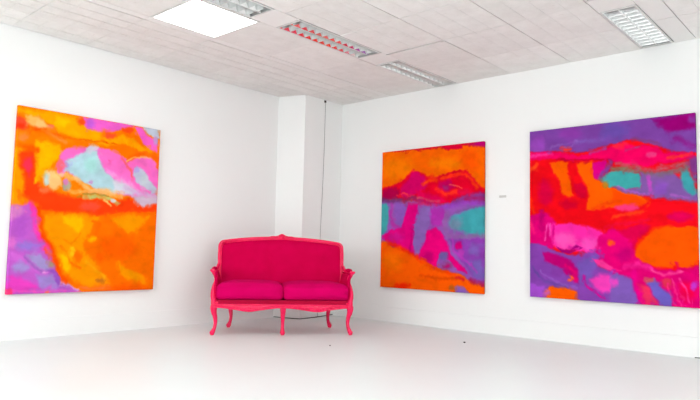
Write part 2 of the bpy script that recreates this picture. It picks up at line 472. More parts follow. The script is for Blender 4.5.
# ------------------------------------------------------------------ paintings
PAINTINGS = {
 1: ((-3.518, -2.251, 0.362, 1.863), [
  ('p',(255, 122, 0),(2217,367,1833,1220,947,1605,103,1497,-452,1091,-668,550,-539,-21,-43,-508,798,-731,1744,-447),7.1),
  ('p',(255, 165, 0),(-13,8,254,5,528,16,536,122,395,116,261,105,129,46,-10,40),14.2),
  ('p',(255, 75, 45),(-33,54,33,66,71,88,61,122,-27,134),14.2),
  ('p',(255, 50, 15),(36,103,31,114,17,122,-1,124,-16,120,-23,112,-18,102,-4,94,14,91,30,95),14.2),
  ('p',(255, 180, 95),(38,49,116,37,169,74,172,117,110,115,53,85),14.2),
  ('p',(255, 195, 120),(157,81,153,94,141,104,126,106,113,100,108,88,111,74,123,65,138,62,151,69),14.2),
  ('p',(255, 110, 90),(217,83,214,90,203,96,189,98,178,95,173,90,177,83,188,77,201,75,213,77),8.5),
  ('p',(255, 190, 0),(229,26,322,34,285,79,219,61),14.2),
  ('l',(255, 80, 0),(61,111,166,124,250,129,396,128),10.6,10.6),
  ('l',(255, 140, 60),(159,114,238,142,304,162),10.6,10.6),
  ('p',(255, 130, 55),(70,158,64,172,47,182,25,185,7,179,-1,168,5,154,22,144,44,141,62,147),14.2),
  ('p',(238, 95, 200),(414,-2,790,-3,738,35,604,59,496,68,433,70,403,34),8.5),
  ('p',(200, 92, 212),(493,27,490,48,476,63,459,65,444,55,438,35,442,14,455,-1,472,-4,487,7),14.2),
  ('p',(255, 80, 40),(657,76,648,90,623,101,591,105,565,100,555,89,564,76,589,65,620,61,647,65),14.2),
  ('p',(255, 80, 20),(423,25,420,39,411,49,398,51,387,44,382,31,385,17,395,7,408,6,418,12),10.6),
  ('p',(255, 112, 0),(692,29,784,16,842,64,887,128,985,122,981,199,923,186,841,170,765,203,703,198,538,163,682,115),10.6),
  ('l',(255, 168, 0),(260,100,381,107,478,117,594,126,711,93,822,123,921,155),12.8,21.3),
  ('l',(235, 85, 0),(396,133,536,127,660,124),5.7,5.7),
  ('p',(255, 75, 20),(785,28,776,40,754,50,725,54,702,50,693,41,701,29,723,19,751,15,775,19),10.6),
  ('p',(250, 95, 200),(783,4,846,1,898,51,973,67,986,141,919,124,869,98,833,47),7.1),
  ('p',(188, 196, 212),(853,-12,1002,-14,998,57,939,52,872,23),8.5),
  ('p',(195, 150, 205),(986,71,983,90,973,103,961,105,950,94,945,76,947,57,957,45,970,43,981,53),7.1),
  ('p',(255, 150, 0),(-18,180,42,194,24,266,41,345,61,450,53,504,-45,515,-40,352),10.6),
  ('p',(255, 172, 0),(114,175,266,184,295,220,246,270,199,319,141,379,112,403,111,311,106,230),10.6),
  ('p',(255, 185, 0),(243,225,235,249,211,266,180,269,154,258,143,237,151,213,175,196,206,193,232,204),28.4),
  ('p',(255, 62, 10),(22,240,99,225,128,282,114,349,155,410,220,438,299,460,419,469,1005,444,1010,519,786,536,565,565,425,554,293,566,166,562,139,520,51,483,56,386,29,335,13,284),18.4),
  ('l',(255, 90, 0),(8,204,68,213,124,228),14.2,14.2),
  ('p',(255, 45, 75),(37,286,90,265,99,312,85,368,66,353),12.8),
  ('p',(255, 172, 0),(138,336,173,310,188,342,142,395,112,408),8.5),
  ('p',(250, 108, 195),(307,196,372,177,433,169,524,170,611,166,703,198,773,214,842,182,922,180,991,217,999,349,1005,444,780,440,643,425,519,405,454,375,316,330,292,366,251,336,259,268,282,221),8.5),
  ('p',(174, 210, 218),(311,263,376,239,415,206,468,177,519,188,543,239,576,294,637,330,714,366,794,414,614,427,526,410,441,382,356,338,302,326,306,286),11.3),
  ('p',(214, 205, 222),(532,169,524,180,503,189,477,192,456,188,448,179,455,168,475,159,501,156,523,160),10.6),
  ('p',(212, 214, 226),(637,336,728,347,856,398,795,433,665,423),14.2),
  ('p',(168, 222, 218),(531,269,524,298,500,317,470,319,445,305,434,279,441,251,464,232,494,229,520,243),21.3),
  ('p',(165, 165, 222),(333,289,330,303,321,312,309,313,298,306,294,293,296,279,306,270,318,269,328,276),10.6),
  ('l',(250, 112, 200),(547,191,588,252,641,288,727,328),14.2,21.3),
  ('l',(248, 150, 215),(606,303,712,342,823,376),14.2,14.2),
  ('l',(255, 95, 90),(696,210,737,249,785,281,797,335),8.5,9.2),
  ('p',(190, 196, 216),(800,261,846,250,896,277,923,318,975,358,1002,400,937,410,870,378,836,344,802,304),8.5),
  ('p',(178, 165, 222),(847,269,844,280,832,288,818,289,806,283,800,273,804,262,815,254,830,253,842,258),8.5),
  ('p',(196, 205, 214),(924,337,920,363,904,380,885,381,868,367,860,342,864,316,879,299,899,297,916,311),21.3),
  ('l',(245, 108, 200),(907,200,944,260,990,344),9.9,14.2),
  ('l',(216, 172, 218),(730,383,841,411,995,419),11.3,14.2),
  ('l',(250, 110, 195),(772,312,838,368,936,398),8.5,7.1),
  ('l',(255, 95, 10),(750,217,810,180,889,159,988,179,983,231),8.5,14.2),
  ('l',(255, 205, 110),(735,225,795,197,866,180,923,186),5.0,4.3),
  ('p',(235, 85, 150),(631,247,629,255,622,260,613,260,605,257,602,250,604,243,611,238,621,237,628,241),7.1),
  ('p',(190, 206, 202),(228,377,225,400,214,415,198,416,185,403,178,381,181,358,193,343,208,342,222,355),11.3),
  ('p',(255, 192, 120),(212,329,251,336,285,355,289,411,245,436,213,422),11.3),
  ('p',(255, 105, 125),(297,298,294,322,284,337,270,338,258,325,252,303,255,279,265,264,279,263,291,276),11.3),
  ('p',(172, 165, 142),(361,405,356,426,340,439,320,441,303,430,295,410,300,390,316,377,336,375,353,386),12.8),
  ('p',(208, 120, 175),(339,384,336,395,327,402,315,402,305,397,300,388,303,378,313,371,325,370,335,375),7.1),
  ('l',(255, 196, 132),(291,349,385,364,471,420,585,423,673,423),10.6,14.2),
  ('l',(255, 178, 100),(350,440,486,436,644,431,719,444),8.5,10.6),
  ('l',(196, 204, 118),(447,467,558,457,645,460,684,482),8.5,12.4),
  ('l',(150, 130, 60),(432,451,522,442,615,445),5.7,3.5),
  ('p',(205, 200, 196),(675,464,672,472,661,477,647,478,636,474,631,467,635,460,646,455,659,454,671,458),5.7),
  ('l',(232, 205, 110),(588,470,641,502),5.7,7.1),
  ('p',(202, 180, 200),(803,432,1003,418,1006,462,902,493,845,478),12.8),
  ('p',(200, 130, 192),(502,368,500,376,494,381,485,382,478,378,475,370,477,363,483,358,492,357,499,361),7.1),
  ('p',(255, 110, 60),(226,438,220,448,201,455,178,457,159,452,152,443,158,433,176,426,199,424,218,429),14.2),
  ('p',(255, 78, 52),(569,512,555,527,517,537,469,540,431,533,416,521,429,507,466,496,514,493,553,499),17.7),
  ('p',(200, 110, 20),(432,463,429,470,419,474,407,475,396,472,392,465,395,458,405,454,418,453,428,456),7.1),
  ('p',(192, 90, 196),(-49,542,43,531,102,517,134,542,145,606,162,670,202,718,255,755,273,831,290,886,345,930,413,971,470,1006,-37,1010),8.5),
  ('p',(255, 140, 30),(42,520,34,530,11,537,-17,539,-41,535,-50,526,-42,516,-20,509,9,507,33,512),10.6),
  ('p',(210, 120, 190),(-20,550,44,536,69,567,36,600,-15,613),14.2),
  ('l',(250, 50, 160),(108,522,131,580,142,649,177,713,229,750),12.8,17.7),
  ('p',(176, 82, 192),(99,645,92,680,70,702,41,702,16,682,5,649,11,615,33,593,62,591,87,611),28.4),
  ('p',(150, 112, 206),(186,750,172,766,133,776,85,777,46,768,30,753,43,737,81,727,129,726,169,735),21.3),
  ('p',(220, 110, 205),(34,732,31,753,21,767,6,767,-6,754,-12,733,-9,711,1,698,16,697,28,710),14.2),
  ('p',(165, 145, 205),(98,799,182,788,235,831,252,885,214,885,150,847),14.2),
  ('l',(205, 100, 205),(16,795,89,831,164,879,234,896),10.6,14.2),
  ('l',(140, 95, 180),(87,810,138,852,202,890),8.5,5.7),
  ('p',(165, 138, 206),(121,863,112,878,85,888,53,887,26,877,15,862,24,847,49,837,82,838,109,847),17.7),
  ('p',(160, 130, 205),(166,906,266,907,320,952,297,984,195,970),14.2),
  ('p',(225, 62, 186),(1,903,71,915,157,948,196,976,30,987,-22,985),12.8),
  ('p',(250, 60, 120),(30,987,26,996,15,1001,1,1000,-11,994,-16,985,-13,976,-2,971,13,971,25,977),7.1),
  ('l',(240, 82, 190),(29,981,197,989,362,988),5.7,5.7),
  ('p',(150, 80, 192),(226,874,289,880,332,930,367,975,307,951),10.6),
  ('p',(168, 140, 122),(274,847,272,860,263,868,251,868,241,860,236,847,239,835,248,827,260,827,270,835),10.6),
  ('l',(225, 180, 222),(332,936,400,965,441,988),8.5,10.6),
  ('p',(228, 150, 215),(240,893,236,897,227,900,216,900,206,897,202,893,205,889,215,886,226,886,236,889),7.1),
  ('p',(255, 110, 0),(147,557,425,560,566,571,786,536,1026,512,1041,1017,483,1006,400,965,338,930,289,875,272,809,242,744,187,685,158,616),8.5),
  ('l',(255, 62, 0),(146,541,164,616,187,685,242,749,272,820,303,886,358,936),10.6,12.4),
  ('p',(255, 149, 0),(193,582,426,566,552,577,514,636,463,706,467,763,541,831,617,912,664,959,495,978,411,932,341,875,297,809,267,744,219,690,184,631),17.7),
  ('p',(255, 182, 0),(307,577,440,576,457,627,420,673,363,630),14.2),
  ('p',(255, 185, 0),(384,831,380,864,365,884,344,884,327,863,318,831,322,799,337,778,357,778,375,798),21.3),
  ('p',(255, 105, 0),(463,803,457,823,441,835,420,835,403,823,395,803,400,783,416,771,437,771,455,783),17.7),
  ('l',(255, 100, 0),(511,602,568,611,544,670,491,717),9.9,8.5),
  ('p',(255, 152, 0),(653,578,772,549,945,547,885,605,794,663,700,612),17.7),
  ('p',(255, 95, 0),(846,740,822,783,755,810,672,810,605,785,577,744,599,703,663,676,746,674,817,698),42.6),
  ('p',(255, 90, 0),(974,1003,941,1020,855,1028,751,1025,669,1012,637,994,666,977,747,969,852,971,939,984),21.3),
  ('p',(255, 152, 0),(722,831,777,867,872,904,937,929,924,965,813,945,742,908),14.2),
  ('p',(205, 108, 30),(626,941,620,951,603,957,581,957,562,950,555,940,561,930,578,924,600,924,619,931),11.3),
  ('l',(255, 120, 62),(454,977,558,988,665,983),7.1,7.1),
  ('l',(250, 120, 0),(329,709,383,725,434,679),8.5,5.7),
  ('l',(250, 120, 0),(500,842,557,865,588,900),8.5,5.7),
  ('p',(255, 190, 20),(407,775,404,788,394,796,382,796,371,788,367,775,369,762,379,754,391,754,402,762),14.2),
  ('p',(255, 175, 0),(553,704,547,715,530,721,509,722,491,716,483,706,489,696,506,689,528,689,546,694),14.2),
  ('p',(255, 95, 0),(610,808,606,825,592,835,575,835,560,825,553,808,557,791,571,781,589,780,604,791),14.2),
  ('l',(255, 175, 20),(485,831,543,865,618,924),8.5,7.1),
  ('l',(255, 105, 0),(306,748,347,776,377,831,446,865),8.5,7.1),
 ]),
 2: ((0.99, 2.253, 0.372, 1.86), [
  ('p',(255, 102, 0),(2076,479,1821,1144,1079,1658,-108,1833,-1443,1417,-2142,385,-1563,-664,-195,-1062,1069,-808,1836,-216),9.6),
  ('p',(255, 122, 0),(334,138,303,187,219,214,112,209,23,172,-13,117,20,66,108,39,215,47,301,84),57.7),
  ('p',(255, 125, 0),(819,133,790,152,711,159,611,153,528,135,495,112,527,94,610,86,710,93,789,111),38.5),
  ('p',(252, 85, 0),(953,122,940,168,905,196,861,193,824,161,810,112,823,65,859,39,904,42,940,74),48.1),
  ('p',(222, 0, 52),(85,-5,601,-7,1057,-9,1048,10,809,10,809,34,698,36,602,14,403,13),7.7),
  ('p',(198, 0, 112),(863,-6,1048,-10,1048,33,953,35),13.5),
  ('p',(235, 0, 42),(-65,280,91,257,220,226,282,186,344,146,406,164,487,204,566,215,643,198,746,177,847,189,919,234,972,296,1050,326,1050,365,884,359,702,400,510,416,328,375,148,362,-63,363),11.5),
  ('p',(215, 0, 100),(283,222,344,153,447,202,498,247,449,301,327,339,222,336,200,284),17.3),
  ('p',(178, 0, 72),(-19,297,113,265,200,291,159,363,5,358),15.4),
  ('l',(255, 78, 0),(438,258,497,233,576,230),14.4,14.4),
  ('l',(255, 70, 10),(624,225,718,209,811,208,892,246,946,302),12.5,14.4),
  ('l',(218, 0, 32),(604,210,699,188,792,183,865,197),7.7,7.2),
  ('l',(215, 0, 40),(719,230,811,221,884,265),7.7,5.8),
  ('p',(205, 0, 92),(595,251,691,235,757,293,663,324,586,293),14.4),
  ('p',(165, 35, 112),(691,290,686,300,672,305,654,305,640,298,634,288,640,278,654,273,671,274,686,281),11.5),
  ('l',(255, 52, 30),(567,292,654,337,757,327),12.5,14.4),
  ('l',(255, 110, 75),(700,270,812,302),5.8,4.3),
  ('p',(230, 10, 70),(911,333,897,345,862,351,817,349,780,340,766,328,780,316,817,310,861,312,897,321),19.2),
  ('p',(228, 0, 82),(368,298,606,349,702,394,410,392),15.4),
  ('l',(255, 70, 70),(158,333,243,315,348,340),7.7,5.8),
  ('p',(150, 85, 180),(-63,363,148,362,328,375,510,409,702,400,884,372,1050,371,1053,983,889,940,708,887,517,826,336,774,189,720,-54,656),11.5),
  ('l',(112, 50, 112),(-17,357,116,372,244,358,358,355),13.5,16.8),
  ('l',(205, 80, 102),(379,355,490,373,607,384),7.7,7.7),
  ('l',(165, 40, 112),(359,373,578,404,702,407),9.6,9.6),
  ('p',(140, 58, 145),(812,356,1050,332,1050,410,885,419,702,414,720,381),14.4),
  ('l',(168, 30, 100),(849,378,990,376),13.5,14.4),
  ('l',(152, 65, 195),(608,432,795,410,1050,410),13.5,16.8),
  ('p',(68, 166, 172),(-74,378,61,389,85,471,66,567,12,626,-66,633),11.5),
  ('l',(190, 50, 165),(106,405,97,479,131,553,207,575),14.4,19.2),
  ('p',(142, 88, 188),(159,385,276,388,268,482,227,553,163,546,139,450),11.5),
  ('p',(230, 0, 125),(287,396,390,399,371,476,342,583,344,689,367,781,273,747,145,698,35,655,23,618,110,582,217,568,257,474),9.6),
  ('p',(215, 20, 140),(250,633,234,654,192,667,139,668,96,655,79,633,95,611,138,598,191,598,233,612),28.8),
  ('l',(195, 0, 112),(332,583,314,725),11.5,9.6),
  ('l',(200, 40, 122),(287,392,430,400,569,410),8.7,9.6),
  ('p',(140, 100, 182),(411,428,510,416,531,479,503,556,454,639,416,724,397,773,345,717,343,618,361,512),11.5),
  ('p',(180, 48, 172),(520,423,608,425,665,468,619,556,532,570,511,486),19.2),
  ('p',(235, 0, 120),(484,597,571,570,639,618,668,672,706,733,735,806,650,768,612,748,584,803,585,851,457,806,397,780,416,710,465,660),10.6),
  ('p',(200, 0, 110),(555,770,544,790,515,803,479,804,449,792,437,772,448,751,477,738,514,738,543,750),24.0),
  ('p',(112, 92, 162),(697,760,688,776,665,786,636,787,612,778,603,762,612,746,635,735,664,735,688,744),12.5),
  ('p',(66, 166, 176),(1050,417,955,428,813,464,722,496,694,537,778,585,886,618,1051,624),19.2),
  ('p',(112, 138, 165),(832,545,819,568,782,583,737,582,700,567,685,543,699,519,736,505,782,506,818,521),38.5),
  ('l',(150, 95, 168),(675,475,647,557,686,625,797,638),19.2,21.6),
  ('l',(125, 85, 150),(749,470,867,439,990,422),8.7,6.7),
  ('l',(130, 110, 152),(815,631,931,625,1051,624),14.4,14.4),
  ('p',(145, 62, 175),(696,652,1051,637,1053,945,924,912,871,855,817,797,743,732),11.5),
  ('p',(128, 92, 180),(983,716,974,739,948,753,915,754,889,740,878,717,888,694,915,679,947,679,973,693),28.8),
  ('p',(120, 92, 178),(852,797,992,780,1027,921,924,906),24.0),
  ('p',(220, 0, 122),(821,691,815,708,799,718,778,718,762,708,755,692,762,675,778,665,798,665,815,675),11.5),
  ('p',(188, 60, 182),(843,744,838,760,825,770,808,770,794,761,789,745,794,729,807,719,824,719,838,729),14.4),
  ('l',(192, 60, 192),(733,652,743,732,816,771,888,815,950,866),9.6,8.7),
  ('p',(225, 0, 120),(697,740,762,786,835,837,871,881,781,858,725,813),9.6),
  ('p',(150, 62, 132),(735,826,724,844,697,856,662,857,634,847,623,830,633,811,661,799,696,799,724,809),14.4),
  ('p',(195, 20, 112),(707,834,702,842,688,847,671,848,657,843,651,835,656,827,670,822,688,822,702,826),11.5),
  ('p',(255, 92, 0),(-77,648,57,663,124,706,209,705,315,746,417,786,536,832,661,869,781,878,871,914,976,942,1053,945,1053,1015,-67,1026),9.6),
  ('l',(250, 38, 12),(80,677,167,694,294,739,397,776),12.5,14.4),
  ('l',(250, 60, 0),(417,800,575,858,763,885),11.5,9.6),
  ('l',(225, 65, 0),(419,898,614,918,763,912),12.5,9.6),
  ('l',(225, 20, 50),(763,905,836,922),8.7,7.7),
  ('p',(255, 110, 0),(233,812,214,855,161,882,95,885,39,860,17,817,37,774,91,746,158,745,212,770),48.1),
  ('p',(140, 96, 192),(755,972,782,954,836,965,907,1017,765,1025),8.7),
  ('p',(188, 92, 32),(755,979,750,991,736,999,719,999,705,993,700,981,705,969,719,961,736,961,750,967),11.5),
  ('p',(252, 40, 0),(330,979,312,990,266,999,208,1002,160,997,141,987,160,976,207,967,265,964,312,969),15.4),
  ('l',(168, 20, 82),(889,920,1027,940),11.5,14.4),
 ]),
 3: ((2.734, 4.105, 0.381, 1.899), [
  ('p',(238, 8, 22),(1533,516,1356,1062,877,1469,157,1582,-589,1235,-941,458,-606,-330,169,-668,919,-508,1391,-50),6.0),
  ('p',(125, 66, 160),(-41,-28,1028,-20,1033,214,972,204,857,184,825,160,760,138,704,122,670,107,559,120,468,129,405,146,310,150,211,142,108,134,-41,122),9.0),
  ('p',(108, 76, 170),(642,60,626,85,585,97,533,92,491,72,475,43,492,18,534,6,586,12,627,33),29.9),
  ('p',(150, 70, 182),(109,85,98,113,70,128,35,126,6,105,-5,75,6,47,35,32,70,35,98,56),24.0),
  ('p',(140, 60, 165),(356,43,341,62,302,71,253,67,213,50,198,27,213,8,254,-1,302,4,341,21),24.0),
  ('p',(152, 0, 112),(773,8,997,-3,1011,72,933,90,859,77,806,45),18.0),
  ('l',(140, 20, 122),(890,128,993,169),15.0,15.0),
  ('p',(140, 50, 150),(1017,36,1012,48,999,54,983,52,970,43,966,30,971,19,984,12,1000,14,1012,23),12.0),
  ('l',(125, 88, 178),(310,91,481,90),12.0,9.0),
  ('l',(152, 102, 192),(143,113,238,97,323,87),7.2,4.8),
  ('l',(132, 60, 112),(670,107,760,121,820,143),10.8,9.0),
  ('p',(240, 0, 92),(-41,128,108,128,211,148,342,170,467,151,541,129,612,119,670,141,760,148,814,164,836,192,921,194,993,205,1002,232,920,241,813,255,702,258,587,228,467,203,210,184,-41,178),8.4),
  ('l',(160, 70, 165),(405,158,498,137),9.6,9.0),
  ('l',(246, 62, 165),(2,156,59,148,156,156),8.4,9.0),
  ('p',(246, 55, 50),(290,131,283,141,263,145,238,143,218,135,211,124,218,114,239,110,263,112,283,120),8.4),
  ('l',(255, 45, 55),(547,135,629,131),8.4,10.2),
  ('p',(235, 55, 125),(797,200,792,210,778,216,761,215,747,207,742,196,748,185,762,180,779,181,792,189),9.6),
  ('l',(250, 60, 40),(857,221,982,210),7.8,7.8),
  ('l',(198, 0, 55),(183,188,405,201,540,214),5.4,4.2),
  ('l',(175, 60, 110),(623,164,704,149),6.0,4.8),
  ('p',(220, 0, 62),(162,377,151,426,124,455,90,454,62,423,52,373,63,323,91,294,125,296,152,328),29.9),
  ('l',(255, 85, 25),(-5,242,52,203),9.6,12.0),
  ('l',(255, 60, 0),(-5,419,30,505),12.0,12.0),
  ('p',(255, 92, 0),(142,203,250,204,263,282,275,341,294,400,255,410,216,379,203,308,163,258),9.6),
  ('p',(255, 92, 0),(315,215,417,210,429,291,465,322,544,337,543,371,699,416,743,444,726,476,612,478,464,491,370,483,390,404,378,346,341,286),9.6),
  ('p',(215, 0, 46),(295,336,353,327,384,375,365,420,320,407),9.0),
  ('p',(215, 0, 45),(320,447,309,464,279,474,243,473,213,461,202,444,214,427,243,417,280,418,309,430),18.0),
  ('l',(245, 50, 10),(414,478,536,454,642,468),12.0,9.0),
  ('p',(255, 72, 0),(543,382,671,420,743,455,698,486,542,471),12.0),
  ('p',(218, 0, 128),(417,222,509,211,490,278,453,318,429,303),6.6),
  ('l',(118, 62, 152),(533,224,503,267,478,311),9.6,15.0),
  ('p',(64, 166, 166),(478,322,527,275,598,273,701,296,712,346,700,383,614,390,544,365,526,370),9.6),
  ('l',(105, 138, 105),(539,264,645,265,729,293),10.8,10.5),
  ('p',(182, 122, 32),(520,353,516,366,507,373,496,373,487,364,483,351,487,338,496,330,508,331,516,339),10.8),
  ('p',(130, 86, 162),(701,291,785,296,876,301,918,335,978,401,1028,433,1027,464,966,457,863,448,755,428,596,401,549,365,614,385,700,378),10.8),
  ('l',(128, 108, 112),(735,293,839,305,908,293,960,281),15.0,15.0),
  ('l',(195, 88, 108),(575,233,702,264,785,285,893,266,981,256),12.0,9.0),
  ('p',(62, 156, 166),(929,299,960,286,989,350,1008,412,977,431,937,388,923,346),10.8),
  ('p',(125, 55, 132),(971,235,1037,229,1039,362,994,350,975,297),9.6),
  ('l',(200, 70, 192),(746,315,756,359,761,413),9.6,10.5),
  ('p',(138, 80, 185),(853,385,846,406,827,419,803,418,785,403,778,381,785,360,805,347,828,348,847,363),18.0),
  ('l',(178, 92, 200),(573,366,643,397,727,411),6.0,5.4),
  ('l',(172, 92, 192),(874,422,957,441),6.0,4.2),
  ('p',(244, 10, 26),(743,460,782,445,915,465,1037,469,1033,606,963,600,860,584,779,594,723,636,672,690,627,658,540,614,583,521),9.6),
  ('p',(250, 55, 125),(692,486,679,496,645,503,602,502,567,494,554,482,568,471,603,465,646,466,680,474),12.0),
  ('l',(255, 72, 20),(715,502,641,517,541,537),9.6,9.0),
  ('p',(222, 0, 82),(980,539,967,552,933,560,892,560,858,551,845,537,858,523,893,515,934,516,968,525),15.0),
  ('p',(220, 0, 72),(498,626,697,577,763,583,695,647,649,739,538,757),12.0),
  ('l',(240, 10, 60),(493,592,611,571,753,551),9.6,9.0),
  ('p',(252, 85, 0),(779,599,860,584,963,590,1043,601,1039,766,959,799,908,795,888,770,866,802,775,794,693,775,660,739,683,690,723,642),7.8),
  ('l',(255, 40, 10),(660,722,689,674,735,631,785,597,870,584),8.4,7.2),
  ('p',(225, 0, 115),(-41,516,107,500,181,555,181,660,154,713,-41,686),9.6),
  ('l',(250, 40, 120),(-5,553,30,613),12.0,12.0),
  ('p',(250, 40, 162),(120,572,274,556,401,586,480,609,498,659,449,715,460,754,399,738,305,728,180,707,160,684),9.6),
  ('p',(252, 80, 178),(312,660,298,687,262,704,218,704,181,688,167,661,182,633,218,616,263,616,298,633),24.0),
  ('p',(250, 75, 182),(455,681,443,704,412,719,374,720,343,706,331,682,343,659,375,644,413,644,444,658),21.0),
  ('p',(250, 50, 160),(509,703,502,726,484,740,461,741,443,727,437,704,444,681,462,666,485,666,503,680),18.0),
  ('l',(190, 0, 105),(79,494,86,601),12.0,15.0),
  ('l',(250, 85, 182),(113,578,106,661),5.4,5.4),
  ('l',(250, 85, 182),(141,566,140,631),4.8,4.2),
  ('l',(215, 0, 120),(168,578,160,672),7.2,7.2),
  ('p',(160, 0, 112),(180,696,220,713,273,718,311,688,349,705,285,735,220,736),5.4),
  ('p',(226, 0, 112),(450,637,540,598,650,663,671,754,748,795,866,812,1039,786,1033,1015,689,1019,578,887,460,793,436,726),10.8),
  ('p',(255, 85, 22),(560,669,555,679,542,685,525,685,512,680,507,670,512,660,525,654,542,654,555,660),9.6),
  ('p',(200, 0, 110),(654,739,645,761,622,775,594,776,571,763,562,741,571,718,595,704,623,703,646,717),24.0),
  ('p',(135, 66, 172),(-41,680,106,696,207,736,304,751,430,721,460,748,448,804,531,834,578,854,647,873,700,1018,457,1024,-42,1023),8.4),
  ('p',(190, 0, 112),(85,732,174,742,272,781,317,836,322,910,258,884,206,823,106,791),12.0),
  ('l',(235, 0, 110),(239,810,291,849,303,899),9.6,12.0),
  ('p',(135, 60, 165),(226,851,218,868,198,880,174,881,154,871,146,854,154,837,174,825,199,825,218,834),15.0),
  ('l',(98, 70, 152),(15,829,71,892,152,918,245,936),9.0,9.0),
  ('l',(148, 92, 192),(71,845,126,884,219,926,316,933),7.2,5.4),
  ('p',(165, 76, 206),(-27,920,105,943,84,1015,-27,1022),12.0),
  ('p',(255, 92, 40),(288,886,285,893,276,897,266,898,258,894,254,887,258,880,266,876,276,875,285,879),5.4),
  ('p',(118, 82, 178),(317,785,442,737,435,815,398,884,335,920),12.0),
  ('p',(242, 62, 182),(398,889,459,848,543,850,589,892,547,953,470,952,422,927),13.2),
  ('p',(250, 52, 152),(411,766,472,776,590,832,531,829,448,810),7.2),
  ('l',(218, 0, 132),(360,869,372,930),7.2,7.8),
  ('l',(218, 0, 132),(391,929,482,984),7.2,7.8),
  ('p',(255, 92, 0),(139,936,206,938,316,950,321,1017,98,1020),8.4),
  ('p',(208, 92, 160),(135,977,131,987,119,994,104,995,92,990,88,979,92,969,104,962,119,961,131,967),9.0),
  ('p',(128, 90, 182),(537,823,578,854,647,873,657,926,689,1019,517,1020),15.0),
  ('p',(232, 70, 192),(572,892,567,905,555,914,541,915,529,907,525,895,529,882,541,873,556,872,567,880),12.0),
  ('p',(140, 70, 192),(561,833,557,843,548,849,537,850,529,844,525,834,529,825,538,818,549,818,558,824),8.4),
  ('l',(230, 0, 132),(658,840,680,925,706,1002),12.0,18.0),
  ('l',(252, 45, 155),(613,810,693,791,753,810),12.0,15.0),
  ('p',(232, 45, 92),(697,897,746,921,783,992,717,996),10.8),
  ('p',(110, 92, 192),(730,890,774,862,800,897,853,936,867,1006,799,1001,767,962),10.8),
  ('p',(198, 85, 92),(769,873,763,883,749,891,733,891,719,886,714,875,719,864,733,857,750,857,764,863),10.8),
  ('p',(225, 50, 80),(864,879,859,894,846,904,829,905,816,896,811,881,817,866,830,856,847,855,860,864),12.0),
  ('l',(248, 82, 155),(759,821,828,839,917,820),8.4,7.8),
  ('p',(238, 0, 72),(991,918,982,948,959,967,931,969,908,952,900,923,909,893,933,873,961,872,983,889),24.0),
  ('l',(245, 60, 150),(870,863,884,924,909,993),5.4,4.8),
  ('l',(245, 60, 150),(907,851,941,911,955,980),5.4,4.8),
  ('l',(250, 40, 130),(843,890,858,951,883,995),5.4,4.2),
  ('p',(190, 50, 192),(997,893,994,907,986,917,977,918,969,909,967,894,970,879,978,870,987,869,994,878),9.0),
  ('l',(225, 0, 90),(888,770,902,800,958,819),7.2,6.0),
 ]),
}

def fractal(u, v, seed, freq, octaves=3):
    """smooth value noise on arrays"""
    out = np.zeros_like(u); amp = 1.0; tot = 0.0
    rng = np.random.RandomState(seed)
    for o_ in range(octaves):
        n = 64
        g = rng.rand(n, n) * 2 - 1
        x = u * freq; y = v * freq
        xi = np.floor(x).astype(int); yi = np.floor(y).astype(int)
        fx = x - xi; fy = y - yi
        fx = fx * fx * (3 - 2 * fx); fy = fy * fy * (3 - 2 * fy)
        a = g[xi % n, yi % n]; b = g[(xi + 1) % n, yi % n]; c = g[xi % n, (yi + 1) % n]; d = g[(xi + 1) % n, (yi + 1) % n]
        out += amp * ((a * (1 - fx) + b * fx) * (1 - fy) + (c * (1 - fx) + d * fx) * fy)
        tot += amp; amp *= 0.5; freq *= 2.1
    return out / tot

def seg_dist(x, y, ax, ay, bx, by):
    dx, dy = bx - ax, by - ay
    t = np.clip(((x - ax) * dx + (y - ay) * dy) / (dx * dx + dy * dy + 1e-9), 0, 1)
    return np.hypot(x - ax - t * dx, y - ay - t * dy)

def lay_strokes(x, y, layers, wob, u, v, seed):
    rgb = np.zeros(x.shape + (3,))
    veil = 0.62 + 0.38 * fractal(u, v, seed + 12, 26, 3)
    for L_ in layers:
        pts = np.array(L_[2], float).reshape(-1, 2)
        soft = max(L_[3], 4.0) * 1.0
        reach = 3 * soft + (L_[4] if len(L_) > 4 else 0)
        sel = (x > pts[:, 0].min() - reach) & (x < pts[:, 0].max() + reach) & (y > pts[:, 1].min() - reach) & (y < pts[:, 1].max() + reach)
        xs_, ys_ = x[sel], y[sel]
        if xs_.size == 0:
            continue
        d = np.full(xs_.shape, 1e9)
        if L_[0] == 'p':
            inside = np.zeros(xs_.shape, bool)
            n = len(pts)
            for i in range(n):
                ax, ay = pts[i]; bx, by = pts[(i + 1) % n]
                d = np.minimum(d, seg_dist(xs_, ys_, ax, ay, bx, by))
                if ay != by:
                    inside ^= ((ay > ys_) != (by > ys_)) & (xs_ < (bx - ax) * (ys_ - ay) / (by - ay) + ax)
            d = np.where(inside, -d, d)
        else:
            for i in range(len(pts) - 1):
                d = np.minimum(d, seg_dist(xs_, ys_, *pts[i], *pts[i + 1]))
            d = d - L_[4]
        d = d + wob[sel] * soft * 0.55
        t = np.clip(0.5 - d / (2 * soft), 0, 1)
        t = t * t * (3 - 2 * t)
        if L_[0] == 'l':
            t = t * np.clip(veil[sel] + 0.15, 0, 1)
        t = t[..., None]
        rgb[sel] = rgb[sel] * (1 - t) + np.array(L_[1], float) / 255 * t
    return rgb

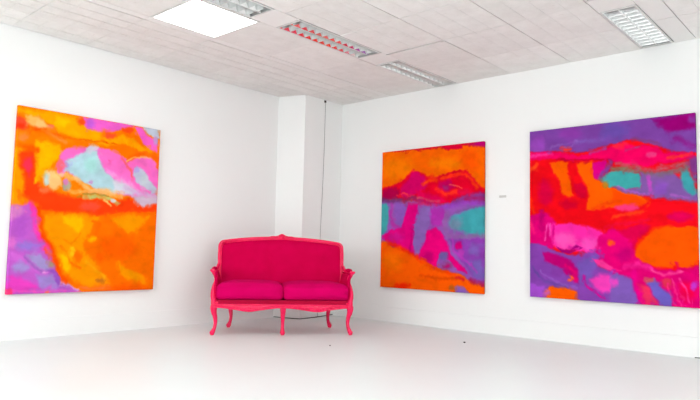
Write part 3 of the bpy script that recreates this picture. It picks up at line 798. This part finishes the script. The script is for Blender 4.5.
def paint_field(u, v, layers, seed):
    """layered soft strokes with swirling, noise-warped edges; u, v in 0..1 -> linear rgb"""
    wob = fractal(u, v, seed + 9, 44, 4)
    wx, wy = fractal(u, v, seed, 9, 4), fractal(u, v, seed + 1, 9, 4)
    x = u * 1000 + 10 * wx + 7 * fractal(u, v, seed + 5, 34, 2) + 2.5 * fractal(u, v, seed + 7, 90, 2)
    y = v * 1000 + 10 * wy + 7 * fractal(u, v, seed + 6, 34, 2) + 2.5 * fractal(u, v, seed + 8, 90, 2)
    A = lay_strokes(x, y, layers, wob, u, v, seed)
    # a second pour of the same paint, dragged sideways, shows through in wisps
    u2 = u + 0.03 * wx; v2 = v + 0.03 * wy
    x2 = u * 1000 + 55 * fractal(u2, v2 * 1.3, seed + 31, 15, 5)
    y2 = v * 1000 + 38 * fractal(u2, v2 * 1.3, seed + 32, 15, 5)
    B = lay_strokes(x2, y2, layers, wob, u, v, seed)
    k = np.clip(0.17 + 1.1 * fractal(u2, v2, seed + 40, 20, 5), 0, 0.8)[..., None]
    rgb = A * (1 - k) + B * k
    # wash: brighter and darker wisps of pigment in the paint itself
    wisp = fractal(u + 0.05 * fractal(u, v, seed + 20, 6, 2), v * 1.6, seed + 3, 14, 4)
    rgb = np.clip(rgb * (0.985 + 0.075 * wisp[..., None]), 0, 1)
    return np.where(rgb <= 0.04045, rgb / 12.92, ((rgb + 0.055) / 1.055) ** 2.4)

def make_painting(key, label, axis):
    (lo, hi, z0, z1), layers = PAINTINGS[key]
    w, h = hi - lo, z1 - z0
    mid = (lo + hi) / 2
    # local frame: x to the viewer's right, -y out of the wall, z up
    if axis == 'left':
        t = thing('painting', label, 'painting', (0.0, mid, z0), math.pi / 2, 'large abstract canvases')
    else:
        t = thing('painting', label, 'painting', (mid, 0.0, z0), 0, 'large abstract canvases')
    nx, nz = 300, 340
    F, B = -0.05, -0.012
    rr = 0.004
    # column profile across the width: left side back -> front -> right side back (wraps round the bars)
    us = np.linspace(0, 1, nx)
    vsn = np.linspace(0, 1, nz)
    cols = [(-w / 2, B, 0.0)] + [(-w / 2, F + rr, 0.0)] + [(-w / 2 + rr + (w - 2 * rr) * q, F, q) for q in us] + [(w / 2, F + rr, 1.0), (w / 2, B, 1.0)]
    rows = [(h, B, 0.0), (h, F + rr, 0.0)] + [(h - rr - (h - 2 * rr) * q, F, q) for q in vsn] + [(0, F + rr, 1.0), (0, B, 1.0)]
    nc, nr = len(cols), len(rows)
    X = np.array([c[0] for c in cols]); CY_ = np.array([c[1] for c in cols]); U = np.array([c[2] for c in cols])
    Z = np.array([r[0] for r in rows]); RY = np.array([r[1] for r in rows]); V = np.array([r[2] for r in rows])
    XX, ZZ = np.meshgrid(X, Z); YY = np.maximum(CY_[None, :], RY[:, None])
    UU, VV = np.meshgrid(U, V)
    co = np.stack([XX, YY, ZZ], -1).reshape(-1, 3)
    idx = np.arange(nr * nc).reshape(nr, nc)
    a, b, c, d = idx[:-1, :-1], idx[1:, :-1], idx[1:, 1:], idx[:-1, 1:]
    fc = np.stack([a, b, c, d], -1).reshape(-1, 4)
    me = bpy.data.meshes.new('canvas')
    me.from_pydata(co.tolist(), [], fc.tolist())
    me.update()
    rgb = paint_field(UU, VV, layers, 100 * key).reshape(-1, 3)
    at = me.color_attributes.new('paint', 'FLOAT_COLOR', 'POINT')
    at.data.foreach_set('color', np.concatenate([rgb, np.ones((len(rgb), 1))], 1).astype(np.float32).ravel())
    me.materials.append(M['canvas'])
    link('canvas', me, t)
    e = 0.003
    for x0, x1, za, zb in ((-w / 2 + e, w / 2 - e, e, 0.045), (-w / 2 + e, w / 2 - e, h - 0.045, h - e),
                           (-w / 2 + e, -w / 2 + 0.045, 0.046, h - 0.046), (w / 2 - 0.045, w / 2 - e, 0.046, h - 0.046)):
        MB().box(x0, x1, -0.044, -0.002, za, zb).build('stretcher_bar', M['wood'], t)
    return t
make_painting(1, 'orange and violet abstract canvas with a pale blue cloud, on the left wall', 'left')
make_painting(2, 'smaller abstract canvas right of the sofa, orange above and below a violet middle', 'right')
make_painting(3, 'largest abstract canvas, violet top over red with an orange lens at right', 'right')

# ------------------------------------------------------------------ sofa
SOFA = thing('sofa', 'hot pink carved two seat sofa with cabriole legs in the corner', 'sofa', (1.1225, -1.596, 0), math.radians(50.6))

def cabriole(x, y, ox, oy, top=0.262, k=0.62):
    """cabriole leg rising from its foot at x, y; (ox, oy) is the outward direction"""
    prof = [(0.008, 0.022, 0.013), (0.014, 0.030, 0.021), (0.034, 0.020, 0.020), (0.060, 0.000, 0.0155), (0.10, -0.013, 0.0155),
            (0.145, -0.008, 0.019), (0.185, 0.008, 0.022), (0.215, 0.018, 0.026), (0.242, 0.016, 0.029), (top, 0.010, 0.029)]
    m = MB()
    m.tube([(x + ox * (o - 0.022) * k, y + oy * (o - 0.022) * k, z) for z, o, r in prof], [r for z, o, r in prof], n=12, smooth=4)
    leg = m.build('leg', M['frame'], SOFA, True)
    f = MB()   # scrolled toe on a small pad
    fx, fy = x + ox * 0.010 * k, y + oy * 0.010 * k
    f.ball((fx, fy, 0.022), (0.023, 0.023, 0.019))
    f.ball((fx, fy, 0.006), (0.017, 0.017, 0.006), power=0.6)
    f.build('scroll_foot', M['frame'], leg, True)
    c = MB()   # carved leaf on the knee
    for a in (-0.5, 0.0, 0.5):
        ca, sa = math.cos(a), math.sin(a)
        dx, dy = ox * ca - oy * sa, ox * sa + oy * ca
        c.tube([(x + dx * 0.022, y + dy * 0.022, 0.255), (x + dx * 0.023, y + dy * 0.023, 0.228), (x + dx * 0.012, y + dy * 0.012, 0.175)],
               [0.006, 0.007, 0.003], n=8, smooth=3)
    c.build('knee_carving', M['frame'], leg, True)
    return leg
FX = 0.607
cabriole(-FX, 0.0, -0.85, -0.52)
cabriole(FX, 0.0, 0.85, -0.52)
cabriole(0.0, -0.01, 0.0, -1.0)
cabriole(-0.485, 0.525, -0.75, 0.66)
cabriole(0.485, 0.525, 0.75, 0.66)

# seat rails: front rail with serpentine lower edge
def rail_z(x):
    t = abs(x) / FX
    return 0.240 - 0.026 * math.sin(math.pi * min(t, 1)) ** 2 - 0.008 * math.exp(-((t - 0.5) / 0.10) ** 2)
def rail_y(x):
    return -0.006 - 0.022 * math.cos(math.pi * x / FX / 2)
m = MB()
NS = 64
ring = []
for i in range(NS + 1):
    x = -FX + 2 * FX * i / NS
    y, zb = rail_y(x), rail_z(x)
    ring.append([(x, y, zb), (x, y - 0.005, (zb + 0.27) / 2), (x, y, 0.268), (x, y + 0.035, 0.268), (x, y + 0.035, zb)])
vv = [q for r in ring for q in r]
ff = [(i * 5 + k, i * 5 + (k + 1) % 5, (i + 1) * 5 + (k + 1) % 5, (i + 1) * 5 + k) for i in range(NS) for k in range(5)]
ff += [tuple(range(5)), tuple(NS * 5 + k for k in range(5))]
m.add(vv, ff)
front_rail = m.build('front_rail', M['frame'], SOFA)
m = MB()
m.tube([(-FX + 2 * FX * i / 40, rail_y(-FX + 2 * FX * i / 40) - 0.003, 0.266) for i in range(41)], 0.007, n=8, smooth=1)
m.tube([(-FX + 2 * FX * i / 40, rail_y(-FX + 2 * FX * i / 40) - 0.004, rail_z(-FX + 2 * FX * i / 40) + 0.004) for i in range(41)], 0.0075, n=8, smooth=1)
m.build('moulding', M['frame'], front_rail, True)
for cx in (-FX / 2, FX / 2):      # carved spray in the middle of each bay
    c = MB()
    cy = rail_y(cx) - 0.008
    c.ball((cx, cy, 0.226), (0.022, 0.010, 0.018))
    for s in (-1, 1):
        for q in range(4):
            xx = cx + s * (0.030 + 0.034 * q)
            c.ball((xx, rail_y(xx) - 0.007, 0.226 + 0.006 * q), (0.020, 0.008, 0.010 - 0.0012 * q))
    c.build('rail_carving', M['frame'], front_rail, True)
BX = 0.545                          # half width of the seat at the back
for s in (-1, 1):
    m = MB()
    m.add([(s * FX, 0.0, 0.235), (s * BX, 0.52, 0.235), (s * BX, 0.52, 0.288), (s * FX, 0.0, 0.288),
           (s * (FX - 0.035), 0.0, 0.235), (s * (BX - 0.035), 0.52, 0.235), (s * (BX - 0.035), 0.52, 0.288), (s * (FX - 0.035), 0.0, 0.288)],
          [(0, 1, 2, 3), (7, 6, 5, 4), (0, 4, 5, 1), (3, 2, 6, 7), (0, 3, 7, 4), (1, 5, 6, 2)])
    m.build('side_rail', M['frame'], SOFA)
MB().box(-BX, BX, 0.50, 0.535, 0.235, 0.288).build('back_rail', M['frame'], SOFA)
m = MB()
m.add([(-FX + .02, 0.008, 0.245), (FX - .02, 0.008, 0.245), (BX - .02, 0.51, 0.245), (-BX + .02, 0.51, 0.245),
       (-FX + .02, 0.008, 0.304), (FX - .02, 0.008, 0.304), (BX - .02, 0.51, 0.304), (-BX + .02, 0.51, 0.304)],
      [(3, 2, 1, 0), (4, 5, 6, 7), (0, 1, 5, 4), (1, 2, 6, 5), (2, 3, 7, 6), (3, 0, 4, 7)])
m.build('seat_deck', M['deck'], SOFA)

# back: leaning plane, y as a function of height
def back_y(z, x=0.0):
    return 0.485 + (z - 0.28) * 0.20 - 0.10 * (abs(x) / 0.62) ** 2.5 * 0.5
half = [(0.0, 0.872), (0.10, 0.868), (0.22, 0.862), (0.36, 0.851), (0.47, 0.838), (0.54, 0.828), (0.574, 0.820), (0.592, 0.802),
        (0.598, 0.775), (0.599, 0.70), (0.597, 0.62), (0.598, 0.54), (0.590, 0.44), (0.575, 0.32)]
outline = [(-x, z) for x, z in reversed(half)] + half[1:]
m = MB()
m.tube([(x, back_y(z, x), z) for x, z in outline], [0.0165] * len(outline), n=12, smooth=4, flat=(1.0, 1.0))
back_frame = m.build('back_frame', M['frame'], SOFA, True)
m = MB()   # inner bead of the frame
m.tube([(x * 0.974, back_y(z, x) - 0.013, 0.30 + (z - 0.30) * 0.974) for x, z in outline], 0.006, n=8, smooth=4)
m.build('inner_bead', M['frame'], back_frame, True)
m = MB()   # crest: a small carved cluster of flowers and leaves
for dx, dz, r in ((0, 0.026, 0.017), (-0.024, 0.020, 0.013), (0.024, 0.020, 0.013), (-0.046, 0.012, 0.012), (0.046, 0.012, 0.012), (0, 0.006, 0.02), (-0.012, 0.030, 0.009), (0.012, 0.030, 0.009)):
    m.ball((dx, back_y(0.88) - 0.012, 0.872 + dz), (r, 0.016, r * 0.9), nu=10, nv=6)
for s in (-1, 1):
    m.tube([(s * 0.05, back_y(0.87) - 0.014, 0.878), (s * 0.10, back_y(0.87) - 0.016, 0.880), (s * 0.16, back_y(0.87, 0.16) - 0.014, 0.868)], [0.011, 0.009, 0.003], n=8)
m.build('crest_carving', M['frame'], back_frame, True)
m = MB()   # gilded-like carved corners of the back
for s in (-1, 1):
    m.tube([(s * 0.50, back_y(.83, .5) - 0.017, 0.834), (s * 0.555, back_y(.82, .57) - 0.02, 0.826), (s * 0.589, back_y(.79, .6) - 0.02, 0.794), (s * 0.599, back_y(.72, .61) - 0.018, 0.73)],
           [0.004, 0.011, 0.011, 0.004], n=8)
m.build('corner_carving', M['frame'], back_frame, True)

def pad(name, loop, depth, ymul, material, parent, rings=10):
    """stuffed panel filling an outline: crowned towards the viewer for ymul = -1"""
    m = MB()
    cx = sum(q[0] for q in loop) / len(loop); cz = sum(q[1] for q in loop) / len(loop)
    n = len(loop)
    verts = []
    for r in range(rings):
        s = 1 - r / rings
        for x, z in loop:
            xx, zz = cx + (x - cx) * s, cz + (z - cz) * s
            verts.append((xx, back_y(zz, xx) + ymul * depth * (1 - s ** 3.5), zz))
    verts.append((cx, back_y(cz, cx) + ymul * depth, cz))
    faces = [(r * n + k, r * n + (k + 1) % n, (r + 1) * n + (k + 1) % n, (r + 1) * n + k) for r in range(rings - 1) for k in range(n)]
    faces += [((rings - 1) * n + k, (rings - 1) * n + (k + 1) % n, len(verts) - 1) for k in range(n)]
    m.add(verts, faces)
    return m.build(name, material, parent, True)
loop = []
for i in range(len(outline) - 1):
    for s in range(4):
        t = s / 4
        x = outline[i][0] * (1 - t) + outline[i + 1][0] * t; z = outline[i][1] * (1 - t) + outline[i + 1][1] * t
        loop.append((x * 0.98, 0.30 + (z - 0.30) * 0.98))
xb = loop[-1][0]
loop += [(xb - 2 * xb * i / 16, 0.315) for i in range(1, 16)]
pad('back_upholstery', loop, 0.052, -1, M['fabric'], SOFA)
pad('outside_back', loop, 0.012, 1, M['fabric'], SOFA)

# arms
for s in (-1, 1):
    m = MB()   # S curved arm post flowing into the arm rail
    pts = [(s * 0.606, 0.012, 0.255), (s * 0.612, 0.022, 0.300), (s * 0.622, 0.040, 0.350), (s * 0.618, 0.062, 0.410), (s * 0.602, 0.078, 0.460),
           (s * 0.602, 0.070, 0.500), (s * 0.616, 0.050, 0.538), (s * 0.630, 0.040, 0.558)]
    m.tube(pts, [0.028, 0.023, 0.020, 0.017, 0.016, 0.017, 0.019, 0.015], n=12, smooth=5)
    post = m.build('arm_post', M['frame'], SOFA, True)
    c = MB()
    c.ball((s * 0.624, 0.036, 0.556), (0.024, 0.026, 0.017))
    c.ball((s * 0.640, 0.030, 0.562), (0.013, 0.016, 0.010))
    c.build('scroll', M['frame'], post, True)
    c = MB()
    for a, b in ((0.33, 0.017), (0.36, 0.019), (0.385, 0.015)):
        c.ball((s * 0.625, 0.028 + (a - 0.33) * 0.5, a), (0.016, 0.012, b), nu=10, nv=6)
    c.build('post_carving', M['frame'], post, True)
    m = MB()
    m.tube([(s * 0.624, 0.045, 0.554), (s * 0.630, 0.15, 0.550), (s * 0.628, 0.28, 0.550), (s * 0.614, 0.39, 0.565), (s * 0.602, 0.47, 0.600)],
           [0.018, 0.016, 0.016, 0.016, 0.016], n=12, smooth=5)
    m.build('arm_rail', M['frame'], SOFA, True)
    m = MB()
    m.tube([(s * 0.626, 0.12, 0.566), (s * 0.628, 0.17, 0.570), (s * 0.628, 0.28, 0.570), (s * 0.618, 0.36, 0.572)], [0.010, 0.020, 0.020, 0.010], n=12, smooth=5)
    m.build('arm_pad', M['fabric'], SOFA, True)
    # upholstered inside of the arm
    m = MB()
    n1, n2 = 14, 8
    ys = [0.030 + (0.47 - 0.030) * i / n1 for i in range(n1 + 1)]
    grid = []
    for side in (0, 1):
        for i, y in enumerate(ys):
            for j in range(n2 + 1):
                tt = j / n2
                z = 0.290 + tt * (0.550 - 0.290)
                xo = 0.598 - 0.05 * (y / 0.52) * (1 - tt) + 0.02 * tt * (0.6 + 0.4 * math.sin(math.pi * (y - .07) / .4))
                bul = 0.022 * math.sin(math.pi * tt) * min(1, 6 * i / n1) * min(1, 6 * (n1 - i) / n1)
                x = xo - 0.012 - bul if side == 0 else xo + 0.004
                grid.append((s * x, y, z))
    k2 = (n1 + 1) * (n2 + 1)
    fcs = []
    for side in (0, 1):
        for i in range(n1):
            for j in range(n2):
                a = side * k2 + i * (n2 + 1) + j
                fcs.append((a, a + 1, a + n2 + 2, a + n2 + 1))
    for i in range(n1):
        for j in (0, n2):
            a = i * (n2 + 1) + j
            fcs.append((a, a + n2 + 1, k2 + a + n2 + 1, k2 + a))
    for j in range(n2):
        for i in (0, n1):
            a = i * (n2 + 1) + j
            fcs.append((a, a + 1, k2 + a + 1, k2 + a))
    m.add(grid, fcs)
    m.build('arm_upholstery', M['fabric'], SOFA, True)

# seat cushions: soft box with crowned top and piping
def cushion(x0, x1):
    m = MB()
    n = 22
    y0, y1, z0, z1 = -0.012, 0.47, 0.305, 0.440
    cx, cy, cz = (x0 + x1) / 2, (y0 + y1) / 2, (z0 + z1) / 2
    hx, hy, hz = (x1 - x0) / 2, (y1 - y0) / 2, (z1 - z0) / 2
    verts, idx, faces = [], {}, []
    def pt(a, b, c):
        key = (round(a, 5), round(b, 5), round(c, 5))
        if key not in idx:
            # rounded box in normalised cube space, crowned where full
            px, py, pz = a * hx, b * hy, c * hz
            r = 0.034
            qx = max(abs(px) - (hx - r), 0); qy = max(abs(py) - (hy - r), 0); qz = max(abs(pz) - (hz - r), 0)
            ln = math.sqrt(qx * qx + qy * qy + qz * qz)
            if ln > r:
                k = r / ln
                px = math.copysign(hx - r + qx * k, px) if qx > 0 else px
                py = math.copysign(hy - r + qy * k, py) if qy > 0 else py
                pz = math.copysign(hz - r + qz * k, pz) if qz > 0 else pz
            full = (1 - a ** 4) * (1 - b ** 4)
            if c > 0:
                pz += 0.030 * full * c
            py += (-0.020 if b < 0 else 0.006) * (1 - a ** 4) * (1 - c ** 2) * abs(b)
            px += math.copysign(0.004, a) * (1 - b ** 4) * (1 - c ** 2) * abs(a)
            taper = 1 - 0.06 * (b + 1) / 2
            idx[key] = len(verts)
            verts.append((cx * (1 - 0.08 * (b + 1) / 2) + px * taper, cy + py, cz + pz))
        return idx[key]
    for ax in range(3):
        for sgn in (-1, 1):
            for i in range(n):
                for j in range(n):
                    q = []
                    for di, dj in ((0, 0), (1, 0), (1, 1), (0, 1)):
                        aa, bb = -1 + 2 * (i + di) / n, -1 + 2 * (j + dj) / n
                        c3 = [0, 0, 0]; c3[ax] = sgn; c3[(ax + 1) % 3] = aa; c3[(ax + 2) % 3] = bb
                        q.append(pt(*c3))
                    faces.append(tuple(q))
    m.add(verts, faces)
    c = m.build('seat_cushion', M['cushion'], SOFA, True)
    pm = MB()
    for zc in (z0 + 0.020,):
        ptsl = [(x0 + 0.03, y0 - 0.008, zc), (cx, y0 - 0.018, zc), (x1 - 0.03, y0 - 0.008, zc)]
        pm.tube(ptsl, 0.004, n=6, smooth=8)
    pm.build('piping', M['cushion'], c, True)
    return c
cushion(-0.592, -0.002)
cushion(0.002, 0.592)

# ------------------------------------------------------------------ small things
m = MB()
t = thing('hanging_cable', 'thin dark cable dropping straight down the side of the white pillar', 'cable', (PX, -0.31, 0))
m.tube([(0.004, 0.012, H - 0.005), (0.004, 0.005, 1.7), (0.004, -0.020, 0.95), (0.004, -0.03, 0.30), (0.006, -0.03, 0.012)], 0.0016, n=6, smooth=4)
m.build('vertical_run', M['cable'], t, True)
m = MB()
m.tube([(0.008, 0.21, 0.02), (0.009, 0.05, 0.012), (0.010, -0.15, 0.006), (0.011, -0.305, 0.006), (-0.01, -0.326, 0.006), (-0.12, -0.366, 0.007), (-0.29, -0.426, 0.010)], 0.0045, n=6, smooth=5)
fc_ = tag(m.build('floor_cable', M['cable'], None, True), 'black cable lying round the foot of the pillar under the sofa', 'cable')
fc_.location = (PX, -0.31, 0)
MB().box(0, 0.006, -0.006, 0.022, H - 0.03, H - 0.004).build('cable_grommet', M['cable'], t)

tag(MB().box(2.40, 2.475, -0.004, 0.0, 1.300, 1.322).build('caption_card', M['card']), 'tiny pale caption card on the wall between the two right wall paintings', 'card')

def crumb(x, y, r, label):
    m = MB()
    m.ball((0, 0, r * 0.5), (r, r * 0.7, r * 0.5), nu=7, nv=4)
    o = m.build('grit_crumb', M['debris'])
    o.location = (x, y, 0)
    tag(o, label, 'debris')
crumb(2.465, -0.733, 0.012, 'dark crumb on the white floor below the smaller right wall painting')
crumb(1.83, -1.7275, 0.008, 'small dark speck on the white floor before the sofa')
m = MB()
m.tube([(4.06, -0.016, 0.004), (4.12, -0.018, 0.005), (4.30, -0.016, 0.004)], 0.004, n=6)  # dark sliver modelling a crack at the baseboard foot
tag(m.build('crack_strip', M['debris'], None, True), 'short dark sliver marking the crack at the foot of the baseboard under the largest painting', 'strip')
